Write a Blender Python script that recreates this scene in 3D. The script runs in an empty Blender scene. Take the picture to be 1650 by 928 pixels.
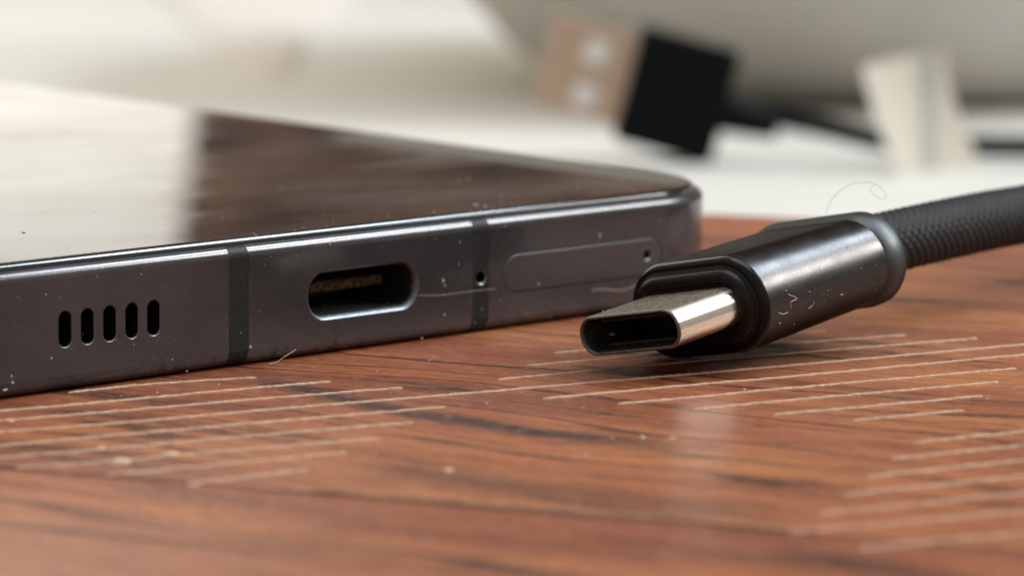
import bpy, bmesh, math, random
from mathutils import Vector, Matrix, noise
from mathutils.geometry import tessellate_polygon
random.seed(7)
MM = 0.001
scene = bpy.context.scene
coll = scene.collection

# ---------------------------------------------------------------- camera
F, CX, CY, HC = 5500.0, 825.0, 464.0, 34.7          # focal length in photo pixels, centre, eye height in mm
PITCH = math.atan(800 / F)
cam = bpy.data.cameras.new("camera")
cam.lens = F / 1650 * 36
cam.sensor_width = 36
cam.clip_start = 0.005
cam.clip_end = 50
cam.dof.use_dof = True
cam.dof.focus_distance = 0.2045
cam.dof.aperture_fstop = 43
camo = bpy.data.objects.new("camera", cam)
coll.objects.link(camo)
camo.location = (0, 0, HC * MM)
camo.rotation_euler = (math.pi / 2 - PITCH, 0, 0)
scene.camera = camo

# ---------------------------------------------------------------- room light
world = bpy.data.worlds.new("World")
scene.world = world
world.use_nodes = True
bg = world.node_tree.nodes["Background"]
bg.inputs[0].default_value = (0.80, 0.76, 0.70, 1)
bg.inputs[1].default_value = 0.46


def window_light(name, loc, target, sx, sy, watts, color):
    l = bpy.data.lights.new(name, 'AREA')
    l.shape = 'RECTANGLE'; l.size = sx; l.size_y = sy
    l.energy = watts; l.color = color
    o = bpy.data.objects.new(name, l); coll.objects.link(o)
    o.location = loc
    o.rotation_euler = (Vector(target) - Vector(loc)).to_track_quat('-Z', 'Y').to_euler()
    return o


window_light("window_light", (0.74, 0.50, 0.98), (0.01, 0.21, 0), 0.55, 0.20, 11.5, (0.74, 0.87, 1.0))
window_light("window_light", (0.97, 0.34, 0.63), (0.01, 0.21, 0), 0.55, 0.24, 10.0, (1.0, 0.98, 0.94))
window_light("overhead_fill", (-0.1, 0.45, 1.5), (0.0, 0.4, 0), 1.3, 1.3, 12.5, (1.0, 0.97, 0.93))  # broad overhead fill, added for soft light; no opening stands there
sp = bpy.data.lights.new("warm_fill_spot", 'SPOT'); sp.energy = 19; sp.color = (1.0, 0.88, 0.66); sp.spot_size = math.radians(22); sp.spot_blend = 1.0; sp.shadow_soft_size = 0.03  # added warm spot that brightens the white surface at upper left
spo = bpy.data.objects.new("warm_fill_spot", sp); coll.objects.link(spo); spo.location = (-0.60, 1.42, 0.85)
spo.rotation_euler = (Vector((-0.105, 0.62, -0.014)) - spo.location).to_track_quat('-Z', 'Y').to_euler()
scene.view_settings.view_transform = 'Standard'
scene.view_settings.look = 'None'
scene.view_settings.gamma = 1
scene.view_settings.exposure = 0.0
scene.view_settings.use_curve_mapping = False
scene.render.engine = 'CYCLES'
scene.cycles.use_denoising = True
scene.cycles.sample_clamp_indirect = 8

# ---------------------------------------------------------------- helpers
FW = Vector((0, math.cos(PITCH), -math.sin(PITCH)))
UP = Vector((0, math.sin(PITCH), math.cos(PITCH)))
EYE = Vector((0, 0, HC))


def ray(px, py):
    return Vector((1, 0, 0)) * ((px - CX) / F) - UP * ((py - CY) / F) + FW


def onz(px, py, z=0.0):
    """point of the horizontal plane z (mm) seen at a pixel of the photograph: used to measure positions"""
    r = ray(px, py)
    return EYE + r * ((z - HC) / r.z)


def aty(px, py, y):
    r = ray(px, py)
    return EYE + r * (y / r.y)


FRAME = {}


def thing(name, label, cat, loc=(0, 0, 0), rot=None, group=None):
    o = bpy.data.objects.new(name, None)
    o.empty_display_size = 0.005
    coll.objects.link(o)
    m = Matrix.Translation(Vector(loc))
    if rot is not None:
        m = m @ rot.to_4x4()
    FRAME[o] = m
    mm = m.copy(); mm.translation = m.translation * MM
    o.matrix_world = mm
    o['label'] = label; o['category'] = cat
    if group: o['group'] = group
    return o


def tag(o, label, cat, group=None):
    o['label'] = label; o['category'] = cat
    if group: o['group'] = group
    return o


def mesh(name, verts, faces, mat, parent=None, smooth=True, angle=35, origin=None, local=False, kind=None, label=None):
    """verts in mm, world coordinates (or the parent's own if local)"""
    if parent is not None:
        m = FRAME[parent]
        FR = m
    else:
        FR = Matrix.Translation(Vector(origin)) if origin is not None else Matrix.Identity(4)
    inv = FR.inverted()
    me = bpy.data.meshes.new(name)
    vs = [Vector(v) for v in verts] if local else [inv @ Vector(v) for v in verts]
    me.from_pydata([v * MM for v in vs], [], faces)
    me.materials.append(mat)
    bm = bmesh.new(); bm.from_mesh(me)
    bmesh.ops.recalc_face_normals(bm, faces=bm.faces)
    bm.to_mesh(me); bm.free()
    if smooth:
        me.polygons.foreach_set("use_smooth", [True] * len(me.polygons))
        me.set_sharp_from_angle(angle=math.radians(angle))
    me.update()
    o = bpy.data.objects.new(name, me)
    coll.objects.link(o)
    if parent is not None:
        o.parent = parent
    else:
        o.location = FR.translation * MM
    FRAME[o] = FR
    if kind: o['kind'] = kind
    if label: o['label'] = label
    return o


def obround(W, H, n=10, r=None, cx=0, cy=0):
    """closed loop of 2-D points, counter-clockwise"""
    if r is None: r = H / 2
    r = min(r, H / 2, W / 2)
    out = []
    for q in range(4):
        sx = 1 if q in (0, 3) else -1
        sy = 1 if q in (0, 1) else -1
        for k in range(n + 1):
            a = math.pi / 2 * (q + k / n)
            p = (cx + sx * (W / 2 - r) + r * math.cos(a), cy + sy * (H / 2 - r) + r * math.sin(a))
            if not out or math.dist(out[-1], p) > 1e-5:
                out.append(p)
    if math.dist(out[0], out[-1]) < 1e-5: out.pop()
    return out


def loft(loops, close_first=False, close_last=False):
    n = len(loops[0]); v = []; f = []
    for l in loops: v += list(l)
    for k in range(len(loops) - 1):
        for i in range(n):
            j = (i + 1) % n
            f.append((k * n + i, k * n + j, (k + 1) * n + j, (k + 1) * n + i))
    if close_first: f.append(tuple(range(n))[::-1])
    if close_last: f.append(tuple((len(loops) - 1) * n + i for i in range(n)))
    return v, f


def tube(path, rad, n=10, cap=True):
    """path of Vectors, rad float or list or f(i)"""
    T = []
    for i in range(len(path)):
        a = path[max(i - 1, 0)]; b = path[min(i + 1, len(path) - 1)]
        T.append((b - a).normalized())
    N = T[0].orthogonal().normalized()
    loops = []
    for i, p in enumerate(path):
        N = (N - T[i] * N.dot(T[i])).normalized()
        B = T[i].cross(N)
        r = rad(i) if callable(rad) else (rad[i] if isinstance(rad, (list, tuple)) else rad)
        loops.append([p + (N * math.cos(2 * math.pi * k / n) + B * math.sin(2 * math.pi * k / n)) * r for k in range(n)])
    return loft(loops, cap, cap)


def catmull(P, step):
    P = [Vector(p) for p in P]
    Q = [P[0] * 2 - P[1]] + P + [P[-1] * 2 - P[-2]]
    out = []
    for i in range(1, len(Q) - 2):
        a, b, c, d = Q[i - 1:i + 3]
        m = max(2, int((c - b).length / step))
        for k in range(m):
            t = k / m
            out.append(0.5 * ((2 * b) + (c - a) * t + (2 * a - 5 * b + 4 * c - d) * t * t + (3 * b - a - 3 * c + d) * t ** 3))
    out.append(P[-1])
    return out


def fill(outer, holes, fn):
    """flat polygon with holes; fn maps 2-D to 3-D"""
    polys = [[Vector((p[0], p[1], 0)) for p in l] for l in [outer] + holes]
    tris = tessellate_polygon(polys)
    v = [fn(p) for l in [outer] + holes for p in l]
    return v, [tuple(t) for t in tris]


def join(parts):
    V = []; Fc = []
    for v, f in parts:
        o = len(V); V += list(v); Fc += [tuple(i + o for i in q) for q in f]
    return V, Fc


# ---------------------------------------------------------------- materials
def mat(name, base=(0.5, 0.5, 0.5), rough=0.5, metal=0.0, spec=0.5, coat=0.0, ior=1.5):
    m = bpy.data.materials.new(name); m.use_nodes = True
    b = m.node_tree.nodes["Principled BSDF"]
    b.inputs["Base Color"].default_value = (*base, 1)
    b.inputs["Roughness"].default_value = rough
    b.inputs["Metallic"].default_value = metal
    b.inputs["Specular IOR Level"].default_value = spec
    b.inputs["IOR"].default_value = ior
    b.inputs["Coat Weight"].default_value = coat; b.inputs["Coat Roughness"].default_value = 0.1
    return m


class G:
    def __init__(s, m):
        s.t = m.node_tree; s.b = s.t.nodes["Principled BSDF"]
        s.co = s.t.nodes.new("ShaderNodeTexCoord").outputs["Object"]

    def n(s, kind, **kw):
        x = s.t.nodes.new(kind)
        for k, v in kw.items(): setattr(x, k, v)
        return x

    def put(s, sock, v):
        if hasattr(v, "links"): s.t.links.new(v, sock)
        elif isinstance(v, (tuple, list)) and sock.type == 'RGBA' and len(v) == 3: sock.default_value = (*v, 1)
        else: sock.default_value = v

    def math(s, op, a, b=0.0, c=None, clamp=False):
        x = s.n("ShaderNodeMath", operation=op, use_clamp=clamp)
        s.put(x.inputs[0], a); s.put(x.inputs[1], b)
        if c is not None: s.put(x.inputs[2], c)
        return x.outputs[0]

    def mapping(s, scale=(1, 1, 1), rot=(0, 0, 0), loc=(0, 0, 0), src=None):
        if src is None: scale = tuple(1000 * q for q in scale)      # object coordinates in mm
        x = s.n("ShaderNodeMapping")
        s.put(x.inputs[0], src if src is not None else s.co)
        x.inputs["Location"].default_value = loc; x.inputs["Rotation"].default_value = rot; x.inputs["Scale"].default_value = scale
        return x.outputs[0]

    def noise(s, vec, scale=1, detail=3, rough=0.55, dist=0.0):
        x = s.n("ShaderNodeTexNoise"); s.put(x.inputs["Vector"], vec)
        x.inputs["Scale"].default_value = scale; x.inputs["Detail"].default_value = detail
        x.inputs["Roughness"].default_value = rough; x.inputs["Distortion"].default_value = dist
        return x.outputs[0]

    def ramp(s, fac, stops, interp='LINEAR'):
        x = s.n("ShaderNodeValToRGB"); x.color_ramp.interpolation = interp
        e = x.color_ramp.elements
        while len(e) < len(stops): e.new(0.5)
        for k, (p, c) in enumerate(stops):
            e[k].position = p
            e[k].color = (c, c, c, 1) if isinstance(c, (int, float)) else (*c, 1)
        s.put(x.inputs[0], fac)
        return x.outputs[0]

    def mix(s, f, a, b, mode='MIX'):
        x = s.n("ShaderNodeMix", data_type='RGBA', blend_type=mode)
        s.put(x.inputs[0], f); s.put(x.inputs[6], a); s.put(x.inputs[7], b)
        return x.outputs[2]

    def bump(s, h, strength=1.0, dist=0.0001, normal=None):
        x = s.n("ShaderNodeBump"); x.inputs["Strength"].default_value = strength
        x.inputs["Distance"].default_value = dist; s.put(x.inputs["Height"], h)
        if normal is not None: s.put(x.inputs["Normal"], normal)
        return x.outputs[0]

    def set(s, k, v): s.put(s.b.inputs[k], v)


GRAIN = math.radians(-27)


def wood_material(name, dx=0.0, streak=True):
    m = mat(name, rough=0.4, spec=0.30)
    g = G(m)
    # u along the grain, v across it, in mm
    uv = g.mapping(rot=(0, 0, -GRAIN), loc=(dx, dx * 0.7, 0))
    warp = g.noise(g.mapping((0.02, 0.05, 0.05), src=uv), 1, 2)
    wv = g.n("ShaderNodeCombineXYZ"); g.put(wv.inputs[1], g.math('MULTIPLY', g.math('SUBTRACT', warp, 0.5), 14.0))
    add = g.n("ShaderNodeVectorMath", operation='ADD'); g.put(add.inputs[0], uv); g.put(add.inputs[1], wv.outputs[0])
    uw = add.outputs[0]
    broad = g.noise(g.mapping((0.018, 0.085, 0.085), src=uw), 1, 3, 0.55)
    mid = g.noise(g.mapping((0.030, 0.5, 0.5), src=uw), 1, 4, 0.58)
    fine = g.noise(g.mapping((0.20, 1.5, 1.5), src=uw), 1, 5, 0.72)
    col = g.ramp(broad, [(0.28, (0.160, 0.046, 0.022)), (0.44, (0.245, 0.074, 0.031)), (0.56, (0.315, 0.106, 0.040)), (0.72, (0.370, 0.145, 0.048))])
    col = g.mix(g.ramp(mid, [(0.34, 0.45), (0.50, 0.0)]), col, (0.12, 0.033, 0.018))
    col = g.mix(g.ramp(mid, [(0.55, 0.0), (0.72, 0.35)]), col, (0.40, 0.17, 0.075))
    col = g.mix(g.ramp(fine, [(0.38, 0.75), (0.50, 0.0)]), col, (0.12, 0.032, 0.017))
    # rare wide zebra streaks
    z = g.noise(g.mapping((0.008, 0.16, 0.16), src=uw, loc=(5, 3, 0)), 1, 2, 0.5)
    col = g.mix(g.math('MULTIPLY', g.ramp(z, [(0.66, 0.0), (0.74, 0.8)]), g.ramp(mid, [(0.35, 0.9), (0.65, 0.35)])), col, (0.045, 0.019, 0.017))
    if streak:
        # the dark figure that runs through the middle of the board (a curve in grain coordinates)
        s = g.n("ShaderNodeSeparateXYZ"); g.put(s.inputs[0], g.mapping(rot=(0, 0, -GRAIN)))
        U, V = s.outputs[0], s.outputs[1]
        wob = g.math('MULTIPLY', g.math('SUBTRACT', g.noise(g.mapping((0.12, 0.12, 0.12)), 1, 3), 0.5), 1.8)
        for (A, B, Cc, wd, u0, u1, amt) in STREAKS:
            cen = g.math('ADD', g.math('ADD', g.math('MULTIPLY', g.math('MULTIPLY', U, U), Cc), g.math('MULTIPLY', U, B)), A)
            d = g.math('ABSOLUTE', g.math('SUBTRACT', g.math('ADD', V, wob), cen))
            k = g.math('SUBTRACT', 1.0, g.math('DIVIDE', d, wd), clamp=True)
            k = g.math('MULTIPLY', k, g.ramp(g.math('DIVIDE', g.math('SUBTRACT', U, u0), u1 - u0), [(0.0, 0.0), (0.12, 1.0), (0.75, 1.0), (1.0, 0.0)]))
            k = g.math('MULTIPLY', k, g.ramp(fine, [(0.38, 1.0), (0.62, 0.6)]))
            col = g.mix(g.math('MULTIPLY', k, amt, clamp=True), col, (0.035, 0.017, 0.016))
    # open pores: short dark dashes along the grain
    vor = g.n("ShaderNodeTexVoronoi", feature='F1'); g.put(vor.inputs["Vector"], g.mapping((0.30, 2.0, 2.0), src=uw)); vor.inputs["Scale"].default_value = 1.0
    pore = g.ramp(vor.outputs["Distance"], [(0.06, 1.0), (0.16, 0.0)])
    crack = g.noise(g.mapping((0.02, 0.34, 0.34), src=uw, loc=(2, 9, 4)), 1, 1, 0.4)
    crk = g.ramp(crack, [(0.470, 0.0), (0.488, 1.0), (0.512, 1.0), (0.530, 0.0)])
    crk = g.math('MULTIPLY', crk, g.ramp(g.noise(g.mapping((0.03, 0.25, 0.25), src=uw), 1, 1), [(0.42, 0.0), (0.52, 1.0)]))
    dark = g.math('MAXIMUM', g.math('MULTIPLY', pore, 0.95), g.math('MULTIPLY', crk, 0.85))
    col = g.mix(dark, col, (0.035, 0.014, 0.010))
    speck = g.noise(g.mapping((1.2, 2.2, 2.2), src=uv), 1, 4, 0.8)
    col = g.mix(g.ramp(speck, [(0.52, 0.0), (0.72, 0.45)]), col, (0.50, 0.24, 0.14))
    g.set("Base Color", col)
    g.set("Roughness", g.ramp(g.noise(g.mapping((0.06, 0.12, 0.12)), 1, 3), [(0.3, 0.30), (0.7, 0.44)]))
    h = g.math('SUBTRACT', g.math('MULTIPLY', fine, 0.35), g.math('MULTIPLY', dark, 0.7))
    h = g.math('ADD', h, g.math('MULTIPLY', g.noise(g.mapping((2, 3, 3), src=uv), 1, 3, 0.6), 0.6))
    g.set("Normal", g.bump(h, 0.9, 0.00010))
    return m


def rot_grain(p):
    c, s = math.cos(-GRAIN), math.sin(-GRAIN)
    x, y = p[0], p[1] - 200          # the table's own frame starts at y = 200 mm
    return c * x - s * y, s * x + c * y


def streak_fit(pix, wd, amt):
    pts = [rot_grain(onz(*p)) for p in pix]
    # least squares quadratic v = A + B u + C u^2
    S = [sum(p[0] ** k for p in pts) for k in range(5)]
    R = [sum(p[1] * p[0] ** k for p in pts) for k in range(3)]
    M = Matrix(((S[0], S[1], S[2]), (S[1], S[2], S[3]), (S[2], S[3], S[4])))
    a = M.inverted() @ Vector(R)
    us = [p[0] for p in pts]
    return (a[0], a[1], a[2], wd, min(us) - 2, max(us) + 3, amt)


STREAKS = [streak_fit([(420, 610), (560, 640), (680, 668), (810, 690), (1000, 708), (1110, 720)], 2.0, 1.5),
           streak_fit([(100, 662), (200, 673), (330, 690), (420, 705)], 1.1, 0.8),
           streak_fit([(620, 752), (760, 775), (1000, 800), (1250, 830)], 3.0, 0.75),
           streak_fit([(150, 755), (330, 785), (700, 872), (1100, 900)], 2.2, 0.35)]

M_wood_back = wood_material("reddish_wood_back")
M_wood_front = wood_material("reddish_wood_front", 37.0)


def m_line():
    m = mat("pale_inlay", (0.46, 0.27, 0.17), 0.6, spec=0.3)
    g = G(m)
    n = g.noise(g.mapping((2.2,) * 3), 1, 4, 0.7)
    g.set("Base Color", g.ramp(n, [(0.30, (0.38, 0.23, 0.14)), (0.5, (0.47, 0.30, 0.195)), (0.75, (0.58, 0.41, 0.29))]))
    g.set("Normal", g.bump(g.noise(g.mapping((6,) * 3), 1, 3, 0.7), 0.8, 0.0001))
    return m


M_line = m_line()


def m_frame():
    m = mat("anodised_frame", (0.075, 0.062, 0.062), 0.26, 0.6, 0.2, coat=0.5)
    g = G(m)
    n = g.noise(g.mapping((0.12,) * 3), 1, 3, 0.6)
    f = g.noise(g.mapping((5,) * 3), 1, 4, 0.75)
    sc = g.noise(g.mapping((0.5, 14, 14), rot=(0, 0.16, 0)), 1, 2, 0.7)
    base = g.ramp(n, [(0.3, (0.054, 0.051, 0.055)), (0.7, (0.072, 0.068, 0.073))])
    base = g.mix(g.ramp(f, [(0.52, 0.0), (0.78, 0.45)]), base, (0.19, 0.17, 0.17))
    base = g.mix(g.ramp(sc, [(0.70, 0.0), (0.80, 0.25)]), base, (0.24, 0.22, 0.22))
    g.set("Base Color", base)
    g.set("Roughness", g.ramp(n, [(0.3, 0.24), (0.7, 0.31)]))
    g.set("Normal", g.bump(g.math('ADD', f, g.math('MULTIPLY', sc, 0.5)), 0.35, 0.00002))
    return m


M_frame = m_frame()


def fuzz(name, base, light, rough, metal=0.0, sc=8.0, lo=0.58, hi=0.8, amt=0.5, bump=0.5, dist=0.00004, spec=0.5):
    m = mat(name, base, rough, metal, spec)
    g = G(m)
    f = g.noise(g.mapping((sc,) * 3), 1, 4, 0.7)
    g.set("Base Color", g.mix(g.ramp(f, [(lo, 0.0), (hi, amt)]), base, light))
    g.set("Normal", g.bump(f, bump, dist))
    return m


M_band = fuzz("antenna_plastic", (0.010, 0.011, 0.011), (0.10, 0.10, 0.10), 0.5, 0.0, 5, 0.55, 0.85, 0.6, 0.5, 0.00004, 0.25)
M_tray = fuzz("tray_metal", (0.066, 0.059, 0.063), (0.2, 0.19, 0.19), 0.38, 0.55, 9, 0.6, 0.85, 0.3, 0.3, 0.00002)
M_chamfer = fuzz("cut_metal_rim", (0.18, 0.19, 0.20), (0.45, 0.42, 0.38), 0.42, 0.9, 4, 0.5, 0.8, 0.5)
M_portwall = fuzz("port_steel", (0.05, 0.055, 0.05), (0.25, 0.22, 0.17), 0.4, 0.7, 4, 0.55, 0.8, 0.7, 1.0, 0.0001)
M_tongue = fuzz("dusty_tongue", (0.03, 0.022, 0.013), (0.24, 0.17, 0.09), 0.9, 0.0, 3.2, 0.42, 0.62, 0.9, 1.0, 0.0003)
M_black = fuzz("black_hollow", (0.004, 0.004, 0.004), (0.05, 0.05, 0.05), 0.9, 0.0, 5, 0.6, 0.8, 0.8, 1.0, 0.0002, 0.2)
M_backglass = mat("back_glass", (0.03, 0.028, 0.03), 0.2)


def m_screen():
    m = mat("screen_glass", (0.006, 0.005, 0.005), 0.04, 0.0, 0.5, ior=1.52)
    g = G(m)
    smear = g.noise(g.mapping((0.05, 0.16, 0.1), rot=(0, 0, 0.5)), 1, 4, 0.6)
    g.set("Roughness", g.ramp(smear, [(0.4, 0.03), (0.7, 0.16)]))
    g.set("Base Color", g.ramp(smear, [(0.4, (0.008, 0.006, 0.006)), (0.75, (0.05, 0.042, 0.038))]))
    g.set("Normal", g.bump(g.noise(g.mapping((0.04, 0.04, 0.04)), 1, 2), 0.06, 0.001))
    return m


M_screen = m_screen()
M_glass_edge = mat("glass_edge", (0.03, 0.035, 0.04), 0.15, 0.0, 0.5)


def m_alu(name, base, rough, sc=10.0):
    m = mat(name, base, rough, 1.0)
    g = G(m)
    b_ = m.node_tree.nodes['Principled BSDF']; b_.inputs['Specular Tint'].default_value = (0.45, 0.43, 0.41, 1)
    f = g.noise(g.mapping((sc * 0.7,) * 3), 1, 3, 0.7)
    b = g.noise(g.mapping((0.5,) * 3), 1, 3)
    g.set("Base Color", g.mix(g.ramp(f, [(0.35, 0.0), (0.75, 0.7)]), base, tuple(min(1, c * 1.7) for c in base)))
    g.set("Roughness", g.ramp(b, [(0.3, rough - 0.05), (0.7, rough + 0.06)]))
    g.set("Normal", g.bump(f, 0.6, 0.000008))
    return m


M_housing = m_alu("grey_anodised_aluminium", (0.060, 0.058, 0.058), 0.31)
M_ring = m_alu("satin_grey_ring", (0.078, 0.084, 0.085), 0.46)
M_boot = fuzz("black_plastic_grain", (0.004, 0.004, 0.005), (0.06, 0.06, 0.065), 0.34, 0.0, 5, 0.56, 0.75, 0.7, 0.7, 0.00003, 0.3)
M_gloss_black = fuzz("black_plastic_gloss", (0.003, 0.003, 0.0035), (0.03, 0.03, 0.03), 0.2, 0.0, 10, 0.6, 0.8, 0.3, 0.2, 0.00003, 0.3)


def m_nickel():
    m = mat("nickel_shell", (0.78, 0.72, 0.62), 0.2, 1.0)
    g = G(m)
    f = g.noise(g.mapping((0.5, 6, 6)), 1, 3, 0.7)
    d = g.noise(g.mapping((3.5,) * 3), 1, 4, 0.75)
    # grime settled on the upward face of the shell
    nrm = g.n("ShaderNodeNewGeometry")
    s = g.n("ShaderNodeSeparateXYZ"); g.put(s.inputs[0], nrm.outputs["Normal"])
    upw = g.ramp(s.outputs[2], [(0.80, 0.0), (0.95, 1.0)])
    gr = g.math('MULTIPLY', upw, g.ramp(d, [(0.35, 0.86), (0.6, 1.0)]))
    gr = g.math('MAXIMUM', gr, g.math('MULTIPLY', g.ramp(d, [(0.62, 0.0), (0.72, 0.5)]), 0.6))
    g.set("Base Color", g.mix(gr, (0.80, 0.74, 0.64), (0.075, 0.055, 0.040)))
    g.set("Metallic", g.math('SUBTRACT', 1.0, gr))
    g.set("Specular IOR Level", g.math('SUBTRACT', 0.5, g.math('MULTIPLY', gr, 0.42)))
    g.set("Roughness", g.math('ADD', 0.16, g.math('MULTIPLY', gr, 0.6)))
    g.set("Normal", g.bump(g.math('ADD', g.math('MULTIPLY', d, 0.8), g.math('MULTIPLY', f, 0.2)), 0.25, 0.000015))
    return m


M_nickel = m_nickel()
M_rim = fuzz("worn_shell_rim", (0.16, 0.14, 0.12), (0.5, 0.45, 0.38), 0.35, 0.8, 5, 0.5, 0.75, 0.8, 0.8, 0.00008)
M_inside = fuzz("shell_inside", (0.012, 0.011, 0.010), (0.16, 0.13, 0.10), 0.5, 0.3, 3.5, 0.52, 0.8, 0.7, 1.0, 0.0001)


def m_braid():
    m = mat("black_braid", (0.03, 0.03, 0.032), 0.6, 0.0, 0.22)
    g = G(m)
    f = g.noise(g.mapping((5,) * 3), 1, 3, 0.7)
    g.set("Base Color", g.ramp(f, [(0.35, (0.003, 0.003, 0.003)), (0.75, (0.014, 0.014, 0.014))]))
    b = g.b
    b.inputs["Sheen Weight"].default_value = 0.0
    b.inputs["Sheen Roughness"].default_value = 0.4
    g.set("Normal", g.bump(f, 0.5, 0.00005))
    return m


M_braid = m_braid()
M_white = fuzz("white_surface", (0.475, 0.465, 0.43), (0.52, 0.51, 0.475), 0.65, 0.0, 0.02, 0.3, 0.7, 1.0, 0.3, 0.0005)
M_bowl = fuzz("glazed_stoneware", (0.60, 0.57, 0.52), (0.68, 0.64, 0.59), 0.45, 0.0, 0.03, 0.4, 0.7, 0.8, 0.1, 0.0005)
M_greyshade = fuzz("grey_shade", (0.54, 0.50, 0.46), (0.60, 0.56, 0.52), 0.9, 0.0, 1.5, 0.4, 0.7, 0.8, 0.8, 0.0003)  # shade put into the base colour of the low grey shape
M_darkplastic = fuzz("black_overmould", (0.003, 0.004, 0.0045), (0.02, 0.022, 0.024), 0.55, 0.0, 3, 0.5, 0.8, 0.3, 0.3, 0.00005, 0.08)
M_brass = fuzz("copper_tinted_steel", (0.48, 0.35, 0.26), (0.60, 0.46, 0.36), 0.42, 0.75, 1, 0.4, 0.7, 0.7, 0.2, 0.00005)
M_contact = fuzz("white_insulator", (0.85, 0.82, 0.80), (0.95, 0.93, 0.92), 0.4, 0.0, 3)
M_brown = fuzz("dark_brown_timber", (0.07, 0.038, 0.030), (0.26, 0.145, 0.085), 0.6, 0.0, 0.010, 0.44, 0.60, 0.9, 0.3, 0.001)
M_lint = mat("pale_lint", (0.62, 0.50, 0.38), 0.8)
M_lint_dark = mat("grey_hair", (0.16, 0.14, 0.12), 0.7)
M_dust = mat("pale_dust", (0.42, 0.40, 0.37), 0.9)
M_crumb = fuzz("crumb", (0.45, 0.30, 0.20), (0.62, 0.48, 0.34), 0.9, 0.0, 3)


def m_tag():
    m = mat("cream_paper", (0.78, 0.72, 0.62), 0.7)
    g = G(m)
    s = g.n("ShaderNodeSeparateXYZ"); g.put(s.inputs[0], g.mapping())
    # worn vertical line of tiny print
    k = g.math('SUBTRACT', 1.0, g.math('DIVIDE', g.math('ABSOLUTE', g.math('SUBTRACT', s.outputs[0], 0.6)), 2.2), clamp=True)
    k2 = g.ramp(g.noise(g.mapping((1.4, 1.4, 1.1)), 1, 3, 0.7), [(0.38, 0.25), (0.55, 1.0)])
    g.set("Base Color", g.mix(g.math('MULTIPLY', g.math('MULTIPLY', k, k2), 1.0), (0.47, 0.43, 0.355), (0.20, 0.20, 0.17)))
    return m


M_tag = m_tag()


def m_emit(name, col, st):
    m = bpy.data.materials.new(name); m.use_nodes = True
    nt = m.node_tree; nt.nodes.clear()
    e = nt.nodes.new("ShaderNodeEmission"); e.inputs[0].default_value = (*col, 1); e.inputs[1].default_value = st
    # the blurred view outside the window: soft horizontal bands
    tc = nt.nodes.new("ShaderNodeTexCoord"); mp = nt.nodes.new("ShaderNodeMapping"); mp.inputs["Scale"].default_value = (4, 4, 34)
    nz_ = nt.nodes.new("ShaderNodeTexNoise"); nz_.inputs["Scale"].default_value = 1; nz_.inputs["Detail"].default_value = 3
    cr = nt.nodes.new("ShaderNodeValToRGB"); cr.color_ramp.elements[0].position = 0.36; cr.color_ramp.elements[0].color = (0.62, 0.56, 0.48, 1)
    cr.color_ramp.elements[1].position = 0.60; cr.color_ramp.elements[1].color = (*col, 1)
    nt.links.new(tc.outputs["Object"], mp.inputs[0]); nt.links.new(mp.outputs[0], nz_.inputs["Vector"]); nt.links.new(nz_.outputs[0], cr.inputs[0]); nt.links.new(cr.outputs[0], e.inputs[0])
    o = nt.nodes.new("ShaderNodeOutputMaterial"); nt.links.new(e.outputs[0], o.inputs[0])
    return m


# ---------------------------------------------------------------- the table: two boards with a seam
ed = onz(1300, 352) - onz(1135, 345); ed.z = 0; ed.normalize()         # direction of the back edge and of the seam
nb = Vector((-ed.y, ed.x, 0))
E0 = onz(1220, 348)
S0 = (onz(0, 753) + onz(400, 787) + onz(1000, 829) + onz(1300, 857)) / 4
sd = (onz(1300, 857) - onz(0, 753)); sd.z = 0; sd.normalize()
table = thing("table", "glossy reddish brown wooden table top with fine pale inlaid lines", "table", (0, 200, -14))


def board(name, front, back, mt, L=420):
    # front / back: (point, direction); lofted bevelled slab
    def pt(pd, s, off, z):
        p, d = pd; nn = Vector((-d.y, d.x, 0))
        q = p + d * s + nn * off; return Vector((q.x, q.y, z))
    prof = [(0.0, -14), (0.0, -0.35), (0.10, -0.10), (0.35, 0.0)]
    rows = [(front, o, z) for o, z in prof] + [(back, -o, z) for o, z in prof[::-1]]
    N = 2
    loops = []
    for s in (-L, L):
        loops.append([pt(a, s, o, z) for a, o, z in rows])
    v, f = loft(loops, True, True)
    return mesh(name, v, f, mt, table, smooth=False)


FRONT = (onz(825, 5000) * 0 + Vector((0, 30, 0)), ed)
b_back = board("board", (S0 + Vector((0, 0.14, 0)), sd), (E0, ed), M_wood_back)
b_front = board("board", FRONT, (S0 - Vector((0, 0.14, 0)), sd), M_wood_front)

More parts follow.
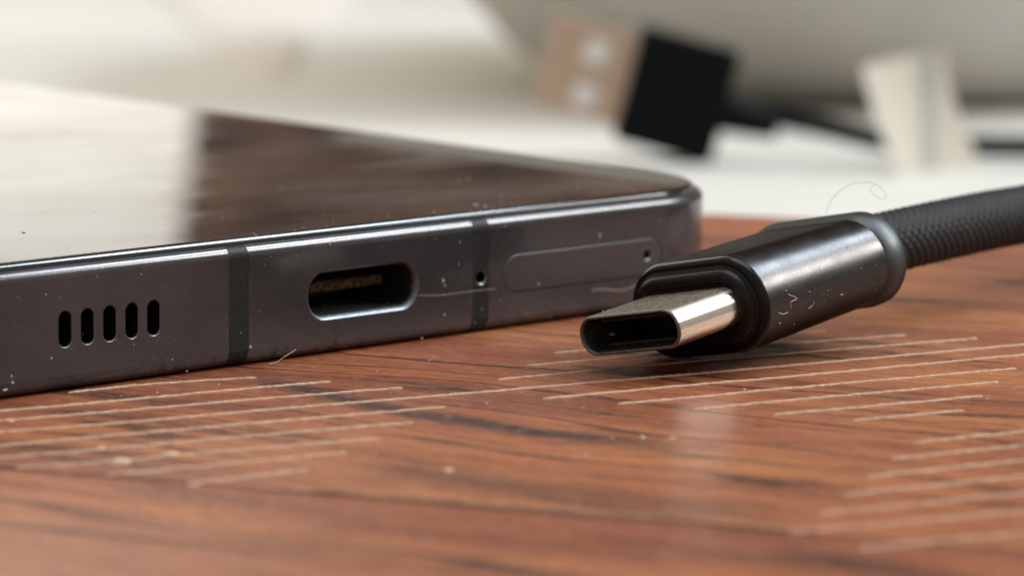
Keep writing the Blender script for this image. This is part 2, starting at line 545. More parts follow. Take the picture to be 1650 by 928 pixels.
# pale inlaid lines: measured pixel tracks on the table plane
LINES = [
    [(110, 633), (218, 621.5), (330, 613.5), (413, 609)],
    [(-120, 673), (0, 662.7), (133, 651.5), (400, 626.4), (533, 615.5)],
    [(-120, 690), (0, 678.5), (133, 667.6), (400, 645.0), (649, 625)],
    [(-120, 709), (0, 696.7), (194, 682), (400, 663.5), (750, 634.5), (1023, 611.2), (1250, 591.5), (1650, 555.8), (1760, 547)],
    [(-120, 731), (0, 718.5), (218, 699), (400, 683.3), (718, 656)],
    [(-120, 750), (0, 737.9), (194, 722), (400, 703.3), (665, 681.3)],
    [(24, 755), (170, 744.5), (400, 724), (612, 707)],
    [(170, 766), (400, 744.5), (557, 729.5)],
    [(300, 781), (400, 768), (497, 756.5)],
    [(891, 569.4), (1010, 560), (1332, 534)],
    [(848.5, 590), (1030, 574), (1256, 555), (1459, 540.6)],
    [(802, 612), (1053, 588.5), (1250, 571.8), (1574, 545.8)],
    [(874, 643), (1150, 617.6), (1250, 609.5), (1650, 572), (1760, 562)],
    [(995, 651.5), (1150, 637.6), (1250, 628), (1638, 594)],
    [(1118, 660.6), (1250, 647.5), (1609, 616)],
    [(1246, 668.5), (1400, 655.5), (1583, 638.3)],
    [(1374, 677.6), (1460, 670), (1553, 661.5)],
    [(1472.7, 713.3), (1650, 695.8), (1760, 686)],
    [(1434.8, 740), (1650, 718), (1760, 708)],
    [(1397, 768.5), (1650, 742), (1760, 731)],
    [(1357.6, 797.6), (1650, 768), (1760, 757)],
    [(1313.6, 829), (1650, 795), (1760, 784)],
    [(1274, 858), (1423, 845), (1650, 824), (1760, 813)],
    [(430, 787), (600, 797), (800, 813), (1000, 829), (1200, 846), (1300, 857)],
    [(1380, 885), (1650, 859), (1760, 848)],
]
for k, L in enumerate(LINES):
    P = catmull([onz(*p) for p in L], 0.2)
    n = len(P); v = []; f = []
    prof = [(-1.0, -0.25), (-0.82, 0.4), (-0.45, 0.85), (0, 1.0), (0.45, 0.85), (0.82, 0.4), (1.0, -0.25)]
    for i, p in enumerate(P):
        t = (P[min(i + 1, n - 1)] - P[max(i - 1, 0)]).normalized()
        nn = Vector((-t.y, t.x, 0))
        e = min(i, n - 1 - i) * 0.2
        rad = math.sqrt(max(0.0, 1 - (1 - min(1, (e + 0.06) / 0.40)) ** 2))
        q = Vector((p.x * 0.9, p.y * 0.9, k * 7.3))
        wl = 0.10 * rad * (1 + 0.55 * noise.noise(q * 3.2)); wr = 0.10 * rad * (1 + 0.55 * noise.noise(q * 3.6 + Vector((9, 9, 9))))
        jog = 0.06 * noise.noise(q * 1.3 + Vector((3, 1, 4)))
        h = 0.10 * rad * (1 + 0.4 * noise.noise(q * 3.1))
        for a, b in prof:
            v.append(p + nn * (jog + a * (wl if a < 0 else wr)) + Vector((0, 0, b * h)))
    m7 = len(prof)
    for i in range(n - 1):
        for j in range(m7 - 1):
            f.append((i * m7 + j, i * m7 + j + 1, (i + 1) * m7 + j + 1, (i + 1) * m7 + j))
    f.append(tuple(range(m7))); f.append(tuple((n - 1) * m7 + j for j in range(m7)))
    o = mesh("inlay_line", v, f, M_line, table)

# ---------------------------------------------------------------- lower white surface behind the table
v, f = loft([[Vector((x, y, z)) for x, y in ((-1800, -600), (1800, -600), (1800, 1480), (-1800, 1480))] for z in (-40, -14.0)], True, True)
ws = mesh("white_surface", v, f, M_white, smooth=False, origin=(0, 400, -14)); ws['kind'] = 'structure'

# ---------------------------------------------------------------- smartphone
PH = math.radians(42.4)
e_u = Vector((math.cos(PH), math.sin(PH), 0)); e_n = Vector((-math.sin(PH), math.cos(PH), 0))
PB = Vector((-9.349, 211.476, 0))
tilt = math.radians(0.85)
# local frame: x along the short edge, y along the long edge (away), z up
R = Matrix((e_u, e_n, Vector((0, 0, 1)))).transposed() @ Matrix.Rotation(tilt, 3, 'X')
phone = thing("smartphone", "dark grey smartphone lying flat on the table showing its port edge", "phone", PB, R)
WL = 36.9
WH, LEN, RC, TH = 35.3, 147.0, 8.5, 7.86
PROF = [(3.0, 0.0), (1.3, 0.0), (0.85, 0.06), (0.50, 0.20), (0.24, 0.42), (0.08, 0.70), (0.0, 1.0),
        (0.0, 6.75), (0.02, 6.95), (0.08, 7.14), (0.18, 7.28), (0.32, 7.38), (0.48, 7.42), (0.60, 7.42), (0.62, 7.25), (1.2, 7.25)]
FLAT0 = 6          # index of the flat side segment
bands = [(-10.60, -9.10), (9.16, 10.56)]


def plan(off, us, n=12):
    """outline at inset off; straight bottom edge vertices at us (left to right), then round the phone"""
    r = RC - off; pts = [(u, off) for u in us]
    def arc(cx, cy, a0, skip):
        for k in range(skip, n + 1):
            a = a0 + math.pi / 2 * k / n
            pts.append((cx + r * math.cos(a), cy + r * math.sin(a)))
    arc(WH - RC, RC, -math.pi / 2, 1)
    arc(WH - RC, LEN - RC, 0, 0)
    arc(-WL + RC, LEN - RC, math.pi / 2, 0)
    arc(-WL + RC, RC, math.pi, 0)
    pts.pop()
    return pts


us = [-(WL - RC), bands[0][0], bands[0][1], bands[1][0], bands[1][1], WH - RC]
loops = [[Vector((p[0], p[1], z)) for p in plan(o, us)] for o, z in PROF]
n = len(loops[0])
V, Fc = loft(loops)
keep = []
for q in Fc:
    k, i = divmod(q[0], n)
    if i in (1, 3): continue                      # the antenna bands
    if k == FLAT0 and i < 5: continue             # flat bottom side, rebuilt with holes
    keep.append(q)
z0, z1 = PROF[6][1], PROF[7][1]
PORT = (0.06, 3.80, 9.10, 3.14, 1.45)
SLOTS = [(-22.58, 3.74), (-20.99, 3.74), (-19.40, 3.74), (-17.80, 3.74), (-16.21, 3.74)]
TRAY = (19.12, 3.66, 14.62, 2.55)
MIC = (9.95, 3.65, 0.98)


def rect(u0, u1): return [(u0, z0), (u1, z0), (u1, z1), (u0, z1)]


def face_at(d): return lambda p: Vector((p[0], d, p[1]))


slot_loops = [obround(1.02, 2.22, 8, 0.51, a, b) for a, b in SLOTS]
port_loop = obround(PORT[2], PORT[3], 12, PORT[4], PORT[0], PORT[1])
tray_loop = obround(TRAY[2], TRAY[3], 12, None, TRAY[0], TRAY[1])
pieces = [(V, keep)]
pieces.append(fill(rect(us[0], us[1]), slot_loops, face_at(0)))
pieces.append(fill(rect(us[2], us[3]), [port_loop], face_at(0)))
pieces.append(fill(rect(us[4], us[5]), [tray_loop], face_at(0)))
# groove wall round the tray
tl = [[Vector((p[0], d, p[1])) for p in tray_loop] for d in (0, 0.5)]
pieces.append(loft(tl))
V, Fc = join(pieces)
mesh("frame", V, Fc, M_frame, phone, local=True, angle=32)


def cavity(name, loopf, mt, steps, parent=phone, cap=True, label=None):
    loops = [[Vector((p[0], d, p[1])) for p in loopf(s)] for s, d in steps]
    v, f = loft(loops, False, cap)
    return mesh(name, v, f, mt, parent, local=True, angle=50, label=label)


for a, b in SLOTS:
    o = cavity("speaker_slot", lambda s: obround(1.02 - s, 2.22 - s, 8, 0.51 - s / 2, a, b), M_chamfer, [(0.0, 0.0), (0.10, 0.06)], cap=False)
    cavity("speaker_mesh", lambda s: obround(1.02 - s, 2.22 - s, 8, 0.51 - s / 2, a, b), M_black, [(0.10, 0.06), (0.12, 1.1)], parent=o)
# charging port: bright chamfered rim, steel well, dusty tongue
pr_ = cavity("charging_port", lambda s: obround(PORT[2] - s, PORT[3] - s, 12, PORT[4] - s / 2, PORT[0], PORT[1]), M_chamfer,
             [(0.0, 0.0), (0.10, 0.05), (0.30, 0.14), (0.46, 0.40)], cap=False)
cavity("port_well", lambda s: obround(PORT[2] - s, PORT[3] - s, 12, PORT[4] - s / 2, PORT[0], PORT[1]), M_portwall,
       [(0.46, 0.40), (0.50, 0.9), (0.52, 6.5)], parent=pr_)
tv = []; tf = []
nx, nz = 60, 6
for j, z in enumerate((-0.30, -0.30, -0.1, 0.1, 0.30, 0.30)):
    for i in range(nx + 1):
        u = -3.35 + 6.7 * i / nx
        d = (6.4, 2.3, 2.2, 2.2, 2.3, 6.4)[j] + (0.0 if j in (0, 5) else 0.10 * noise.noise(Vector((u * 7, j * 1.7, 0))))
        zz = z * (1 if j in (0, 5) else 1 + 0.25 * noise.noise(Vector((u * 5.6, j * 3.1, 5))))
        tv.append(Vector((u + PORT[0], d, zz + PORT[1] + 0.1)))
for j in range(5):
    for i in range(nx):
        a = j * (nx + 1) + i
        tf.append((a, a + 1, a + nx + 2, a + nx + 1))
tf.append(tuple(j * (nx + 1) for j in range(6))); tf.append(tuple(j * (nx + 1) + nx for j in range(6)))
mesh("port_tongue", tv, tf, M_tongue, pr_, local=True)

# antenna bands: full height strips that follow the frame profile, the right one pierced by the microphone hole
for bi, (u0, u1) in enumerate(bands):
    pieces = []
    lp = [[Vector((u, o + 0.012, z)) for o, z in PROF] for u in (u0, u1)]
    m16 = len(PROF)
    vv = lp[0] + lp[1]
    ff = [(i, i + 1, m16 + i + 1, m16 + i) for i in range(m16 - 1) if not (i == FLAT0)]
    pieces.append((vv, ff))
    holes = []
    if bi == 1:
        holes = [[(MIC[0] + MIC[2] / 2 * math.cos(a), MIC[1] + MIC[2] / 2 * math.sin(a)) for a in [2 * math.pi * k / 20 for k in range(20)]]]
    pieces.append(fill(rect(u0, u1), holes, face_at(0.012)))
    v, f = join(pieces)
    ab = mesh("antenna_band", v, f, M_band, phone, local=True)
    if bi == 1:
        circ = lambda s: [(MIC[0] + (MIC[2] / 2 - s) * math.cos(2 * math.pi * k / 20), MIC[1] + (MIC[2] / 2 - s) * math.sin(2 * math.pi * k / 20)) for k in range(20)]
        mh = cavity("microphone_hole", circ, M_chamfer, [(0.0, 0.012), (0.10, 0.12)], cap=False)
        cavity("hole_lining", circ, M_black, [(0.10, 0.12), (0.11, 1.5)], parent=mh)

# SIM tray with ejector hole
tr_ = lambda s: obround(TRAY[2] - s, TRAY[3] - s, 12, None, TRAY[0], TRAY[1])
PIN = (24.97, 3.76, 0.78)
circ = lambda s: [(PIN[0] + (PIN[2] / 2 - s) * math.cos(2 * math.pi * k / 20), PIN[1] + (PIN[2] / 2 - s) * math.sin(2 * math.pi * k / 20)) for k in range(20)]
pieces = [fill(tr_(0.26), [circ(0)], face_at(-0.005))]
pieces.append(loft([[Vector((p[0], d, p[1])) for p in tr_(s)] for s, d in ((0.26, -0.005), (0.18, 0.015), (0.15, 0.07), (0.15, 0.5))]))
v, f = join(pieces)
mesh_rim = loft([[Vector((p[0], d, p[1])) for p in tr_(s)] for s, d in ((0.27, -0.008), (0.20, 0.0), (0.14, 0.04))])
st = mesh("sim_tray", v, f, M_frame, phone, local=True, angle=50)
mesh("tray_rim", *mesh_rim, M_chamfer, st, local=True)
eh = cavity("ejector_hole", circ, M_chamfer, [(-0.09, -0.012), (-0.02, -0.014), (0.08, 0.10)], parent=st, cap=False)
cavity("hole_lining", circ, M_black, [(0.08, 0.10), (0.09, 1.5)], parent=st)
mesh("tray_gap", *loft([[Vector((p[0], 0.45, p[1])) for p in tr_(s)] for s in (-0.02, 0.4)]), M_black, st, local=True)

# display glass and back glass
GP = [(0.70, 7.20), (0.66, 7.45), (0.68, 7.62), (0.76, 7.75), (0.92, 7.84), (1.15, 7.86)]
gl = [[Vector((p[0], p[1], z)) for p in plan(o, us)] for o, z in GP]
v, f = loft(gl[2:], False, True)
sg = mesh("screen", v, f, M_screen, phone, local=True, angle=60)
v, f = loft(gl[:3], False, False)
mesh("glass_rim", v, f, M_glass_edge, sg, local=True, angle=60)
v, f = loft([[Vector((p[0], p[1], z)) for p in plan(o, us)] for o, z in ((2.6, 0.02), (2.6, -0.03))], False, True)
mesh("back_cover", v, f, M_backglass, phone, local=True)
# camera bump that lifts the far end
v, f = loft([[Vector((p[0] - 18, p[1] + 112, z)) for p in obround(26, 30, 8, 6)] for z in (-0.03, -1.6)], False, True)
mesh("camera_bump", v, f, M_backglass, phone, local=True)


def side_uv(px, py):
    """measured position on the phone's port side (u, z)"""
    r = ray(px, py); t = (PB - EYE).dot(e_n) / r.dot(e_n); q = EYE + r * t
    return (q - PB).dot(e_u), q.z


def flake(c, ax, ay, az, rx, ry, h, seed):
    """little irregular flake standing on a surface: centre c, in-plane axes ax, ay, outward az"""
    n = 7; v = []; rnd = random.Random(seed)
    for ring, (s, hh) in enumerate(((1.0, -0.02), (0.75, h))):
        for k in range(n):
            a = 2 * math.pi * k / n; w = 0.7 + 0.5 * rnd.random()
            v.append(c + ax * (rx * s * w * math.cos(a)) + ay * (ry * s * w * math.sin(a)) + az * hh)
    f = [(k, (k + 1) % n, n + (k + 1) % n, n + k) for k in range(n)] + [tuple(range(n, 2 * n))]
    return v, f


# chips and dust on the port side, one part of the phone
pieces = []
X, Y, Z = Vector((1, 0, 0)), Vector((0, 1, 0)), Vector((0, 0, 1))
SP = [(403, 559, .10, .12), (82, 577, .07, .07), (72, 474, .06, .06), (965, 379, .09, .22), (713, 452, .10, .20), (716, 460, .05, .10),
      (867, 457, .06, .16), (776, 497, .05, .05), (739, 390, .04, .12), (738, 425, .03, .12), (716, 507, .08, .08), (277, 579, .08, .04),
      (387, 536, .04, .04), (530, 394, .06, .05), (813, 364, .08, .04), (700, 385, .02, .1), (806, 485, .04, .09), (955, 467, .06, .12),
      (20, 616, .12, .10), (8, 628, .2, .07), (18, 606, .05, .12), (680, 545, .1, .04), (301, 598, .08, .05), (226, 442, .05, .05), (155, 445, .04, .05),
      (1062, 357, .05, .05), (885, 511, .04, .05), (846, 505, .04, .07), (476, 412, .04, .04), (765, 520, .05, .04), (560, 505, .04, .05)]
for k, (x, y, a, b) in enumerate(SP):
    u, z = side_uv(x, y)
    pieces.append(flake(Vector((u, -0.005, z)), X, Z, -Y, a, b, 0.03, k))
rnd = random.Random(3)
for k in range(100):
    u = rnd.uniform(-33, 26); z = 0.9 + 6.0 * rnd.random()
    s = 0.012 + 0.022 * rnd.random() ** 3
    pieces.append(flake(Vector((u, -0.003, z)), X, Z, -Y, s, s * (1 + rnd.random()), 0.012, 100 + k))
v, f = join(pieces)
dm = mesh("dust_speck", v, f, M_dust, phone, local=True, kind="stuff")

# nicks along the bright top edge and dust on the glass
pieces = []
for k in range(150):
    u = rnd.uniform(-34, 32); d = 0.9 + 26 * rnd.random() ** 2.2
    s = 0.02 + 0.05 * rnd.random() ** 4
    pieces.append(flake(Vector((u, d, 7.86)), X, Y, Z, s, s * 1.3, 0.02, 400 + k))
for (x, y, s) in ((766, 331, .12), (781, 333, .09), (700, 342, .07), (625, 349, .04), (740, 296, .06), (755, 293, .07), (38, 378, .10), (452, 308, .03)):
    p = R.inverted() @ (onz(x, y, 7.9) - PB)
    pieces.append(flake(Vector((p.x, p.y, 7.86)), X, Y, Z, s, s * 2.2, 0.06, int(x)))
v, f = join(pieces)
mesh("screen_dust", v, f, M_dust, phone, local=True, kind="stuff")

# ---------------------------------------------------------------- USB-C cable
TH_, BE_, RO_ = 0.766, 0.122, 0.189
ax = Vector((math.sin(TH_) * math.cos(BE_), math.cos(TH_) * math.cos(BE_), math.sin(BE_)))
w0 = Vector((math.cos(TH_), -math.sin(TH_), 0)); u0_ = w0.cross(ax)
if u0_.z < 0: u0_ = -u0_
cw = w0 * math.cos(RO_) + u0_ * math.sin(RO_); cu = -w0 * math.sin(RO_) + u0_ * math.cos(RO_)
MO = Vector((6.955, 201.204, 2.719))
# local frame of the plug: x across, y back along the plug, z up
RP = Matrix((cw, ax, cu)).transposed()
cable = thing("charging_cable", "USB-C cable in black braid with grey metal plug beside the phone corner", "cable", MO, RP)


def sec(W, H, y, r=None, dz=0.0, n=12): return [Vector((p[0], y, p[1] + dz)) for p in obround(W, H, n, r)]


L1 = 5.64
shell = [sec(7.80, 2.02, 0.30, 0.95), sec(7.84, 2.06, 0.06, 0.97), sec(7.98, 2.20, 0.0, 1.03), sec(8.14, 2.36, 0.03, 1.11), sec(8.22, 2.45, 0.16, 1.15), sec(8.25, 2.48, 0.35, 1.17), sec(8.25, 2.48, L1 + 0.6, 1.17)]
v, f = loft(shell[4:])
sh = mesh("plug_shell", v, f, M_nickel, cable, local=True, angle=60)
v, f = loft(shell[:5])
mesh("shell_rim", v, f, M_rim, sh, local=True, angle=60)
v, f = loft([sec(7.80, 2.02, 0.30, 0.95), sec(7.4, 1.72, 0.7, 0.8), sec(7.3, 1.66, 5.0, 0.78)], False, True)
mesh("shell_socket", v, f, M_inside, sh, local=True, angle=60)
for s in (-1, 1):                                   # spring contacts just inside the mouth
    v, f = loft([[Vector((x, y, s * (0.83 - 0.16 * b))) for x, y in ((-2.9, 0.9), (2.9, 0.9), (2.9, 3.4), (-2.9, 3.4))] for b in (0, 1)], True, True)
    mesh("contact_strip", v, f, M_inside, sh, local=True, smooth=False)
mesh("contact_glint", *flake(Vector((-2.2, 0.85, -0.1)), X, Z, -Y, 0.28, 0.14, 0.05, 77), M_rim, sh, local=True)

W1, H1, W2, H2 = 11.14, 6.04, 11.85, 5.55
yb = L1 + 1.0
# black moulded nose: stepped
boot = [sec(W1 - 3.1, H1 - 3.1, L1 + 0.10), sec(W1 - 2.9, H1 - 2.9, L1 + 0.0), sec(W1 - 2.2, H1 - 2.2, L1 + 0.02), sec(W1 - 1.75, H1 - 1.75, L1 + 0.10),
        sec(W1 - 1.50, H1 - 1.50, L1 + 0.28), sec(W1 - 1.42, H1 - 1.42, L1 + 0.50), sec(W1 - 1.05, H1 - 1.05, L1 + 0.62)]
v, f = loft(boot, True, False)
bt = mesh("plug_nose", v, f, M_boot, cable, local=True, angle=40)
ring = [sec(W1 - 1.05, H1 - 1.05, L1 + 0.62), sec(W1 - 0.80, H1 - 0.80, L1 + 0.60), sec(W1 - 0.45, H1 - 0.45, L1 + 0.66), sec(W1 - 0.20, H1 - 0.20, L1 + 0.80), sec(W1 - 0.06, H1 - 0.06, L1 + 1.0), sec(W1 - 0.04, H1 - 0.04, L1 + 1.3)]
v, f = loft(ring)
mesh("nose_ring", v, f, M_gloss_black, bt, local=True, angle=60)
# aluminium housing
hs = []
LB = 11.2
hs.append(sec(W1 - 0.14, H1 - 0.14, yb + 0.06)); hs.append(sec(W1 - 0.02, H1 - 0.02, yb + 0.05)); hs.append(sec(W1, H1, yb + 0.14))
for k in range(1, 13):
    t = k / 12
    hs.append(sec(W1 + (W2 - W1) * t, H1 + (H2 - H1) * t, yb + 0.14 + (LB - 0.3) * t))
v, f = loft(hs)
mesh("plug_housing", v, f, M_housing, cable, local=True, angle=50)
ye = yb + LB
rg = [sec(W2 - 0.3, H2 - 0.3, ye - 0.25), sec(W2 - 0.05, H2 - 0.05, ye - 0.12), sec(W2 + 0.12, H2 + 0.16, ye + 0.05), sec(W2 + 0.42, H2 + 0.50, ye + 0.55),
      sec(W2 + 0.40, H2 + 0.48, ye + 1.35), sec(W2 - 0.1, H2 + 0.1, ye + 1.85), sec(W2 - 1.3, H2 - 0.5, ye + 2.2), sec(W2 - 3.2, H2 - 1.0, ye + 2.35), sec(5.0, 4.4, ye + 2.4, 2.2)]
v, f = loft(rg, False, True)
mesh("end_ring", v, f, M_ring, cable, local=True, angle=40)

# braid
start = MO + ax * (ye + 1.2)
ctrl = [start, start + ax * 3.2 + Vector((0.3, 0, 0.25)), aty(1560, 362, 228.0), aty(1648, 346, 234.5), aty(1760, 326, 243.0), Vector((55, 258, 3.6)), Vector((80, 275, 2.4)), Vector((125, 300, 2.35))]
path = catmull(ctrl, 0.11)
NS = 150
RB = 2.03
T = []; loops = []
for i in range(len(path)):
    T.append((path[min(i + 1, len(path) - 1)] - path[max(i - 1, 0)]).normalized())
N = cu.copy()
s = 0.0
NC = 15           # carriers each way
PITCHB = 13.0     # mm per turn
for i, p in enumerate(path):
    if i: s += (p - path[i - 1]).length
    if s > 48 and i % 4: continue
    N = (N - T[i] * N.dot(T[i])).normalized(); B = T[i].cross(N)
    lp = []
    for k in range(NS):
        th = 2 * math.pi * k / NS
        a = NC * (th / (2 * math.pi) + s / PITCHB); b = NC * (th / (2 * math.pi) - s / PITCHB)
        over = math.sin(math.pi * (a + b) / 1.0) * 0 + math.cos(math.pi * (math.floor(a) + math.floor(b)))
        fa, fb = a % 1, b % 1
        ha = math.sin(math.pi * fa) ** 0.5; hb = math.sin(math.pi * fb) ** 0.5
        ra = ha * (0.55 + 0.45 * math.cos((fb - 0.5) * math.pi)) if over > 0 else 0.35 * ha
        rb = hb * (0.55 + 0.45 * math.cos((fa - 0.5) * math.pi)) if over < 0 else 0.35 * hb
        thr = 0.12 * abs(math.sin(math.pi * 3 * (fa if over > 0 else fb)))
        r = (RB - 0.17 + 0.17 * max(ra, rb) + 0.22 * thr) * (1 + 0.012 * noise.noise(Vector((s * 0.9, th, 2))))
        lp.append(p + (N * math.cos(th) + B * math.sin(th)) * r)
    loops.append(lp)
v, f = loft(loops, True, True)
mesh("braided_sleeve", v, f, M_braid, cable, angle=60)

# lint on the plug housing
def housing_pt(px, py, guess=0.0):
    """nearest point of the housing's right flank seen at a pixel (ray against the obround section)"""
    r = RP.inverted() @ ray(px, py); o = RP.inverted() @ (EYE - MO)
    best = None
    for k in range(4000):
        t = 190 + k * 0.012
        q = o + r * t
        if yb < q.y < ye:
            tt = (q.y - yb) / LB; W = W1 + (W2 - W1) * tt; H = H1 + (H2 - H1) * tt
            dx = max(abs(q.x) - (W - H) / 2, 0)
            if math.hypot(dx, q.z) < H / 2 + 0.02: best = q; break
    return best


lints = [[(1270, 474), (1284, 481), (1274, 487), (1275, 497)], [(1254, 503), (1262, 506), (1270, 503)], [(1303, 497), (1309, 492), (1312, 486)],
         [(1333, 373), (1337, 361), (1348, 353)], [(1354, 475), (1359, 474)]]
for L in lints:
    P = [housing_pt(*p) for p in L]
    if None in P: continue
    v, f = tube(catmull(P, 0.08), 0.020, 6)
    mesh("lint", v, f, M_lint, cable, local=True)
pieces = []
for k in range(26):
    px = 1230 + 200 * rnd.random(); py = 560 - (px - 1230) * 0.45 - 110 * rnd.random()
    q = housing_pt(px, py)
    if q is None: continue
    s_ = 0.02 + 0.045 * rnd.random() ** 3
    d = Vector((1, 0, 0.3)).normalized()
    pieces.append(flake(q, Y, Z, d, s_, s_, 0.03, k))
v, f = join(pieces)
mesh("housing_dust", v, f, M_dust, cable, local=True, kind="stuff")
pieces = []
for k in range(40):
    x = rnd.uniform(-3.4, 3.3); y = rnd.uniform(0.25, 5.4); s_ = 0.015 + 0.03 * rnd.random() ** 2
    pieces.append(flake(Vector((x, y, 1.22)), X, Y, Z, s_, s_, 0.05, k))
v, f = join(pieces)
mesh("shell_grime", v, f, M_crumb, sh, local=True, kind="stuff")


# ---------------------------------------------------------------- loose fibres and crumbs
def fibre(pts, r, mt, label, name="lint_fibre"):
    P = catmull(pts, 0.15)
    v, f = tube(P, r * 0.6, 6)
    o = mesh(name, v, f, mt, origin=P[0]); tag(o, label, "fibre"); return o


def side_pt(px, py, off=0.06):
    u, z = side_uv(px, py); return PB + e_u * u - e_n * off + Vector((0, 0, z))


fibre([side_pt(432, 586, .1), side_pt(445, 582, .15), side_pt(455, 574, .2), side_pt(476, 563, .05)], 0.028, M_lint, "short tan fibre stuck low on the phone edge below the charging port")
fibre([side_pt(674, 476), side_pt(712, 475), side_pt(760, 469), side_pt(798, 465)], 0.016, M_lint, "thin pale thread running from the charging port towards the microphone hole")
fibre([side_pt(957, 467), side_pt(975, 466), side_pt(1000, 468), side_pt(1022, 460), side_pt(1045, 445)], 0.03, M_lint, "curved pale fibre on the phone edge under the SIM tray by the plug")
hp = lambda x, y: aty(x, y, 216.5)
fibre([hp(1330, 345), hp(1338, 325), hp(1360, 303), hp(1390, 294), hp(1415, 299), hp(1428, 316), hp(1421, 321), hp(1407, 313), hp(1402, 303), hp(1412, 298)], 0.018, M_lint_dark, "thin dark hair looping up over the rear of the grey plug")
fibre([onz(112, 764), onz(105, 757), onz(100, 758)], 0.03, M_lint, "tiny pale fibre beside the board seam at lower left")
fibre([onz(215, 619, .1), aty(218, 617, 196), aty(222, 622, 195.5)], 0.025, M_lint, "tiny pale fibre on the table at the phone's lower edge")
for (x, y, sx, sy, lab) in ((195, 743.5, .55, .9, "largest cream crumb on the table near the board seam at left"), (163, 722, .3, .5, "small cream crumb on an inlaid line left of the larger crumb"),
                            (276, 732, .5, .5, "faint flat crumb right of the largest cream crumb"), (1034.6, 704.5, .20, .35, "small pale crumb on the dark grain streak below the plug"),
                            (1082, 707.5, .32, .35, "second pale crumb at the right end of the dark streak"), (14, 678, .35, .35, "small pale crumb on an inlaid line at the far left"),
                            (722, 758, .3, .5, "blurred pale speck on the wood below the dark streak")):
    c = onz(x, y)
    v, f = flake(c, X, Y, Z, sx, sy, 0.05 + 0.1 * sx, int(x))
    o = mesh("crumb", v, f, M_crumb, origin=c); tag(o, lab, "crumb")
pieces = []
for k in range(260):
    p = onz(rnd.uniform(-60, 1700), rnd.uniform(560, 920))
    s_ = 0.03 + 0.07 * rnd.random() ** 4
    pieces.append(flake(p, X, Y, Z, s_, s_ * 1.3, 0.03, 900 + k))
v, f = join(pieces)
o = mesh("table_dust", v, f, M_dust, kind="stuff")
o['label'] = "fine pale dust scattered over the wooden table"

# ---------------------------------------------------------------- blurred things behind
YA = 452.0
def bgp(px, py, y=YA): return aty(px, py, y)


# USB-A plug standing on its side: axes measured from its outline
pc = bgp(1092, 152)
xa = (bgp(1170, 175) - bgp(1010, 132)).normalized()           # towards the cable
za = xa.cross(Vector((0, 1, 0))); za.normalize()
if za.z < 0: za = -za
ya = za.cross(xa)
RA = Matrix((xa, -ya if ya.y < 0 else ya, za)).transposed()
usb = thing("usb_plug_cable", "blurred black USB-A plug and cord lying on the white surface", "cable", pc, RA)


def slab(cx, cz, sx, sz, th, r=0.8, cy=0.0, b=0.3):
    base = obround(sx, sz, 5, r)
    def L(inset, y):
        return [Vector((cx + p[0] * (1 - 2 * inset / sx), cy + y, cz + p[1] * (1 - 2 * inset / sz))) for p in base]
    return loft([L(b, -th / 2), L(0, -th / 2 + b), L(0, th / 2 - b), L(b, th / 2)], True, True)


v, f = slab(-0.2, -0.1, 13.4, 15.4, 7.5)
mesh("plug_grip", v, f, M_darkplastic, usb, local=True)
# metal plug with two window holes
mp = []
out2 = obround(12.6, 12.0, 4, 0.6)
hol = [obround(3.4, 3.2, 6, 1.0, 0.4, 2.75), obround(3.4, 3.2, 6, 1.0, 0.4, -3.3)]
for yy in (-2.2, 2.2):
    mp.append(fill(out2, hol, lambda p, yy=yy: Vector((p[0] - 12.3, yy, p[1]))))
mp.append(loft([[Vector((p[0] - 12.3, yy, p[1])) for p in out2] for yy in (-2.2, 2.2)]))
v, f = join(mp)
me_ = mesh("metal_plug", v, f, M_brass, usb, local=True, angle=40)
for h in hol:
    v, f = loft([[Vector((p[0] - 12.3, yy, p[1])) for p in h] for yy in (-2.15, -1.5)], False, True)
    mesh("plug_window", v, f, M_contact, me_, local=True)
# strain relief + cord
v, f = loft([[Vector((x, math.cos(a) * r, math.sin(a) * r - 0.6)) for a in [2 * math.pi * k / 16 for k in range(16)]] for x, r in ((5.8, 2.9), (7.5, 2.7), (12, 2.2), (14, 1.9))], True, True)
mesh("strain_relief", v, f, M_darkplastic, usb, local=True)
cpath = catmull([bgp(1165, 172), bgp(1200, 178), bgp(1260, 190), bgp(1330, 205), bgp(1400, 222, 450), bgp(1480, 236, 448), bgp(1580, 236, 447), bgp(1660, 237, 447), bgp(1800, 236, 450), bgp(2100, 225, 470)], 1.2)
v, f = tube(cpath, 1.45, 14)
mesh("cord", v, f, M_darkplastic, usb)

# paper flag folded round the cord
tl_, tr2, br_, bl_ = bgp(1388, 108, 440), bgp(1522, 78, 444), bgp(1592, 284, 444), bgp(1452, 292, 436)
tagv = []; tagf = []
NT = 16
org = (tl_ + tr2 + br_ + bl_) / 4
for side in (-0.10, 0.10):
    for j in range(NT + 1):
        t = j / NT
        for i in range(NT + 1):
            sx = i / NT
            a = tl_.lerp(tr2, sx); b = bl_.lerp(br_, sx)
            p = a.lerp(b, t)
            p += Vector((-1.2 * math.sin(t * math.pi) * (0.4 + 0.6 * sx), 0.5 * math.sin(sx * 3.0) - 0.7 * math.sin(t * 2.6) + side, 0))
            tagv.append(p)
m_ = (NT + 1) ** 2
for sd_ in (0, 1):
    for j in range(NT):
        for i in range(NT):
            a = sd_ * m_ + j * (NT + 1) + i
            tagf.append((a, a + 1, a + NT + 2, a + NT + 1))
edge = [i for i in range(NT + 1)] + [j * (NT + 1) + NT for j in range(1, NT + 1)] + [NT * (NT + 1) + i for i in range(NT - 1, -1, -1)] + [j * (NT + 1) for j in range(NT - 1, 0, -1)]
for k in range(len(edge)):
    a, b = edge[k], edge[(k + 1) % len(edge)]
    tagf.append((a, b, b + m_, a + m_))
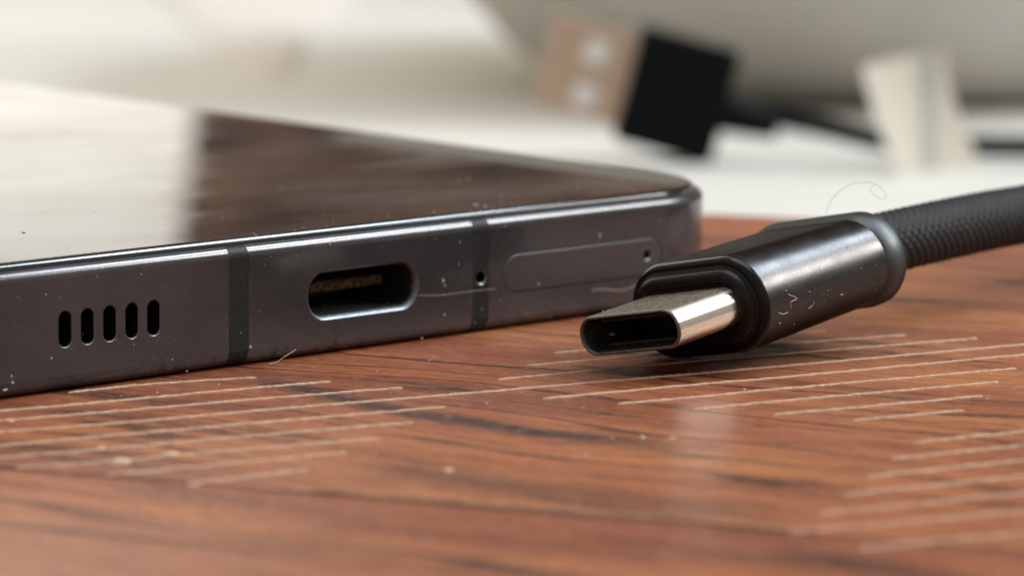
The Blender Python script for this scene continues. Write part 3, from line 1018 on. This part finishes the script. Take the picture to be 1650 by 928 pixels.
tg = mesh("paper_tag", tagv, tagf, M_tag, origin=org)
tag(tg, "cream paper tag with faint print wrapped round the blurred black cord", "tag")

# big bowl
BC = Vector((62, 582, -14))
prof = [(48, 0), (53, 0.6), (57, 2), (63, 7), (69.5, 14.6), (77, 26), (84, 42), (88.5, 56), (90, 61), (90, 63), (88.6, 64), (87, 62), (85, 55), (79, 42), (70, 28), (55, 14), (30, 8), (0.5, 7)]
loops = [[BC + Vector((r * math.cos(a), r * math.sin(a), z)) for a in [2 * math.pi * k / 72 for k in range(72)]] for r, z in prof]
v, f = loft(loops, True, True)
o = mesh("bowl", v, f, M_bowl, origin=BC, angle=40)
tag(o, "large blurred off-white bowl behind the black USB plug", "bowl")

# low grey shape added to stand for a soft diagonal shadow
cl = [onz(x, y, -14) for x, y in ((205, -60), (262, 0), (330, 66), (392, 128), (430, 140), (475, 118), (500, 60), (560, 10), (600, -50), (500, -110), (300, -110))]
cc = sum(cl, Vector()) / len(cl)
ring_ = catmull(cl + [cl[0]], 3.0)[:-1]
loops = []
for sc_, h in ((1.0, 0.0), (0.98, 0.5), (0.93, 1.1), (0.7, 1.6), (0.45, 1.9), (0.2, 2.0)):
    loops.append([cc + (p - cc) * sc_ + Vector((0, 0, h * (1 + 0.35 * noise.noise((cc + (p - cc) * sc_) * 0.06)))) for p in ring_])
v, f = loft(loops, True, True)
o = mesh("grey_shade", v, f, M_greyshade, origin=cc)
tag(o, "blurred low grey shape standing for a soft shadow on the white surface at upper left", "shade")

# what the phone's glass mirrors: dark timber panel with the bright window beside it
v, f = loft([[Vector((x, y, z)) for x, y in ((-131, 1500), (1500, 1500), (1500, 1540), (-131, 1540))] for z in (-14, 1200)], True, True)
o = mesh("timber_panel", v, f, M_brown, smooth=False, origin=(600, 1500, -14))
tag(o, "dark brown timber panel mirrored in the right of the phone screen", "panel")
win = thing("window", "bright window mirrored in the left of the phone screen", "window", (-900, 1520, -14))
v, f = loft([[Vector((x, 1530, z)) for x, z in ((-1700, 60), (-126, 60), (-126, 1200), (-1700, 1200))], [Vector((x, 1534, z)) for x, z in ((-1700, 60), (-126, 60), (-126, 1200), (-1700, 1200))]], True, True)
mesh("window_pane", v, f, m_emit("daylight_pane", (1.0, 0.96, 0.86), 1.9), win, smooth=False)
fr = []
for x0, x1, za_, zb_ in ((-1740, -1700, -14, 1240), (-1700, -126, -14, 60), (-1700, -126, 1200, 1240)):
    fr.append(loft([[Vector((x, y, z)) for x, y in ((x0, 1512), (x1, 1512), (x1, 1545), (x0, 1545))] for z in (za_, zb_)], True, True))
v, f = join(fr)
mesh("window_frame", v, f, M_white, win, smooth=False)
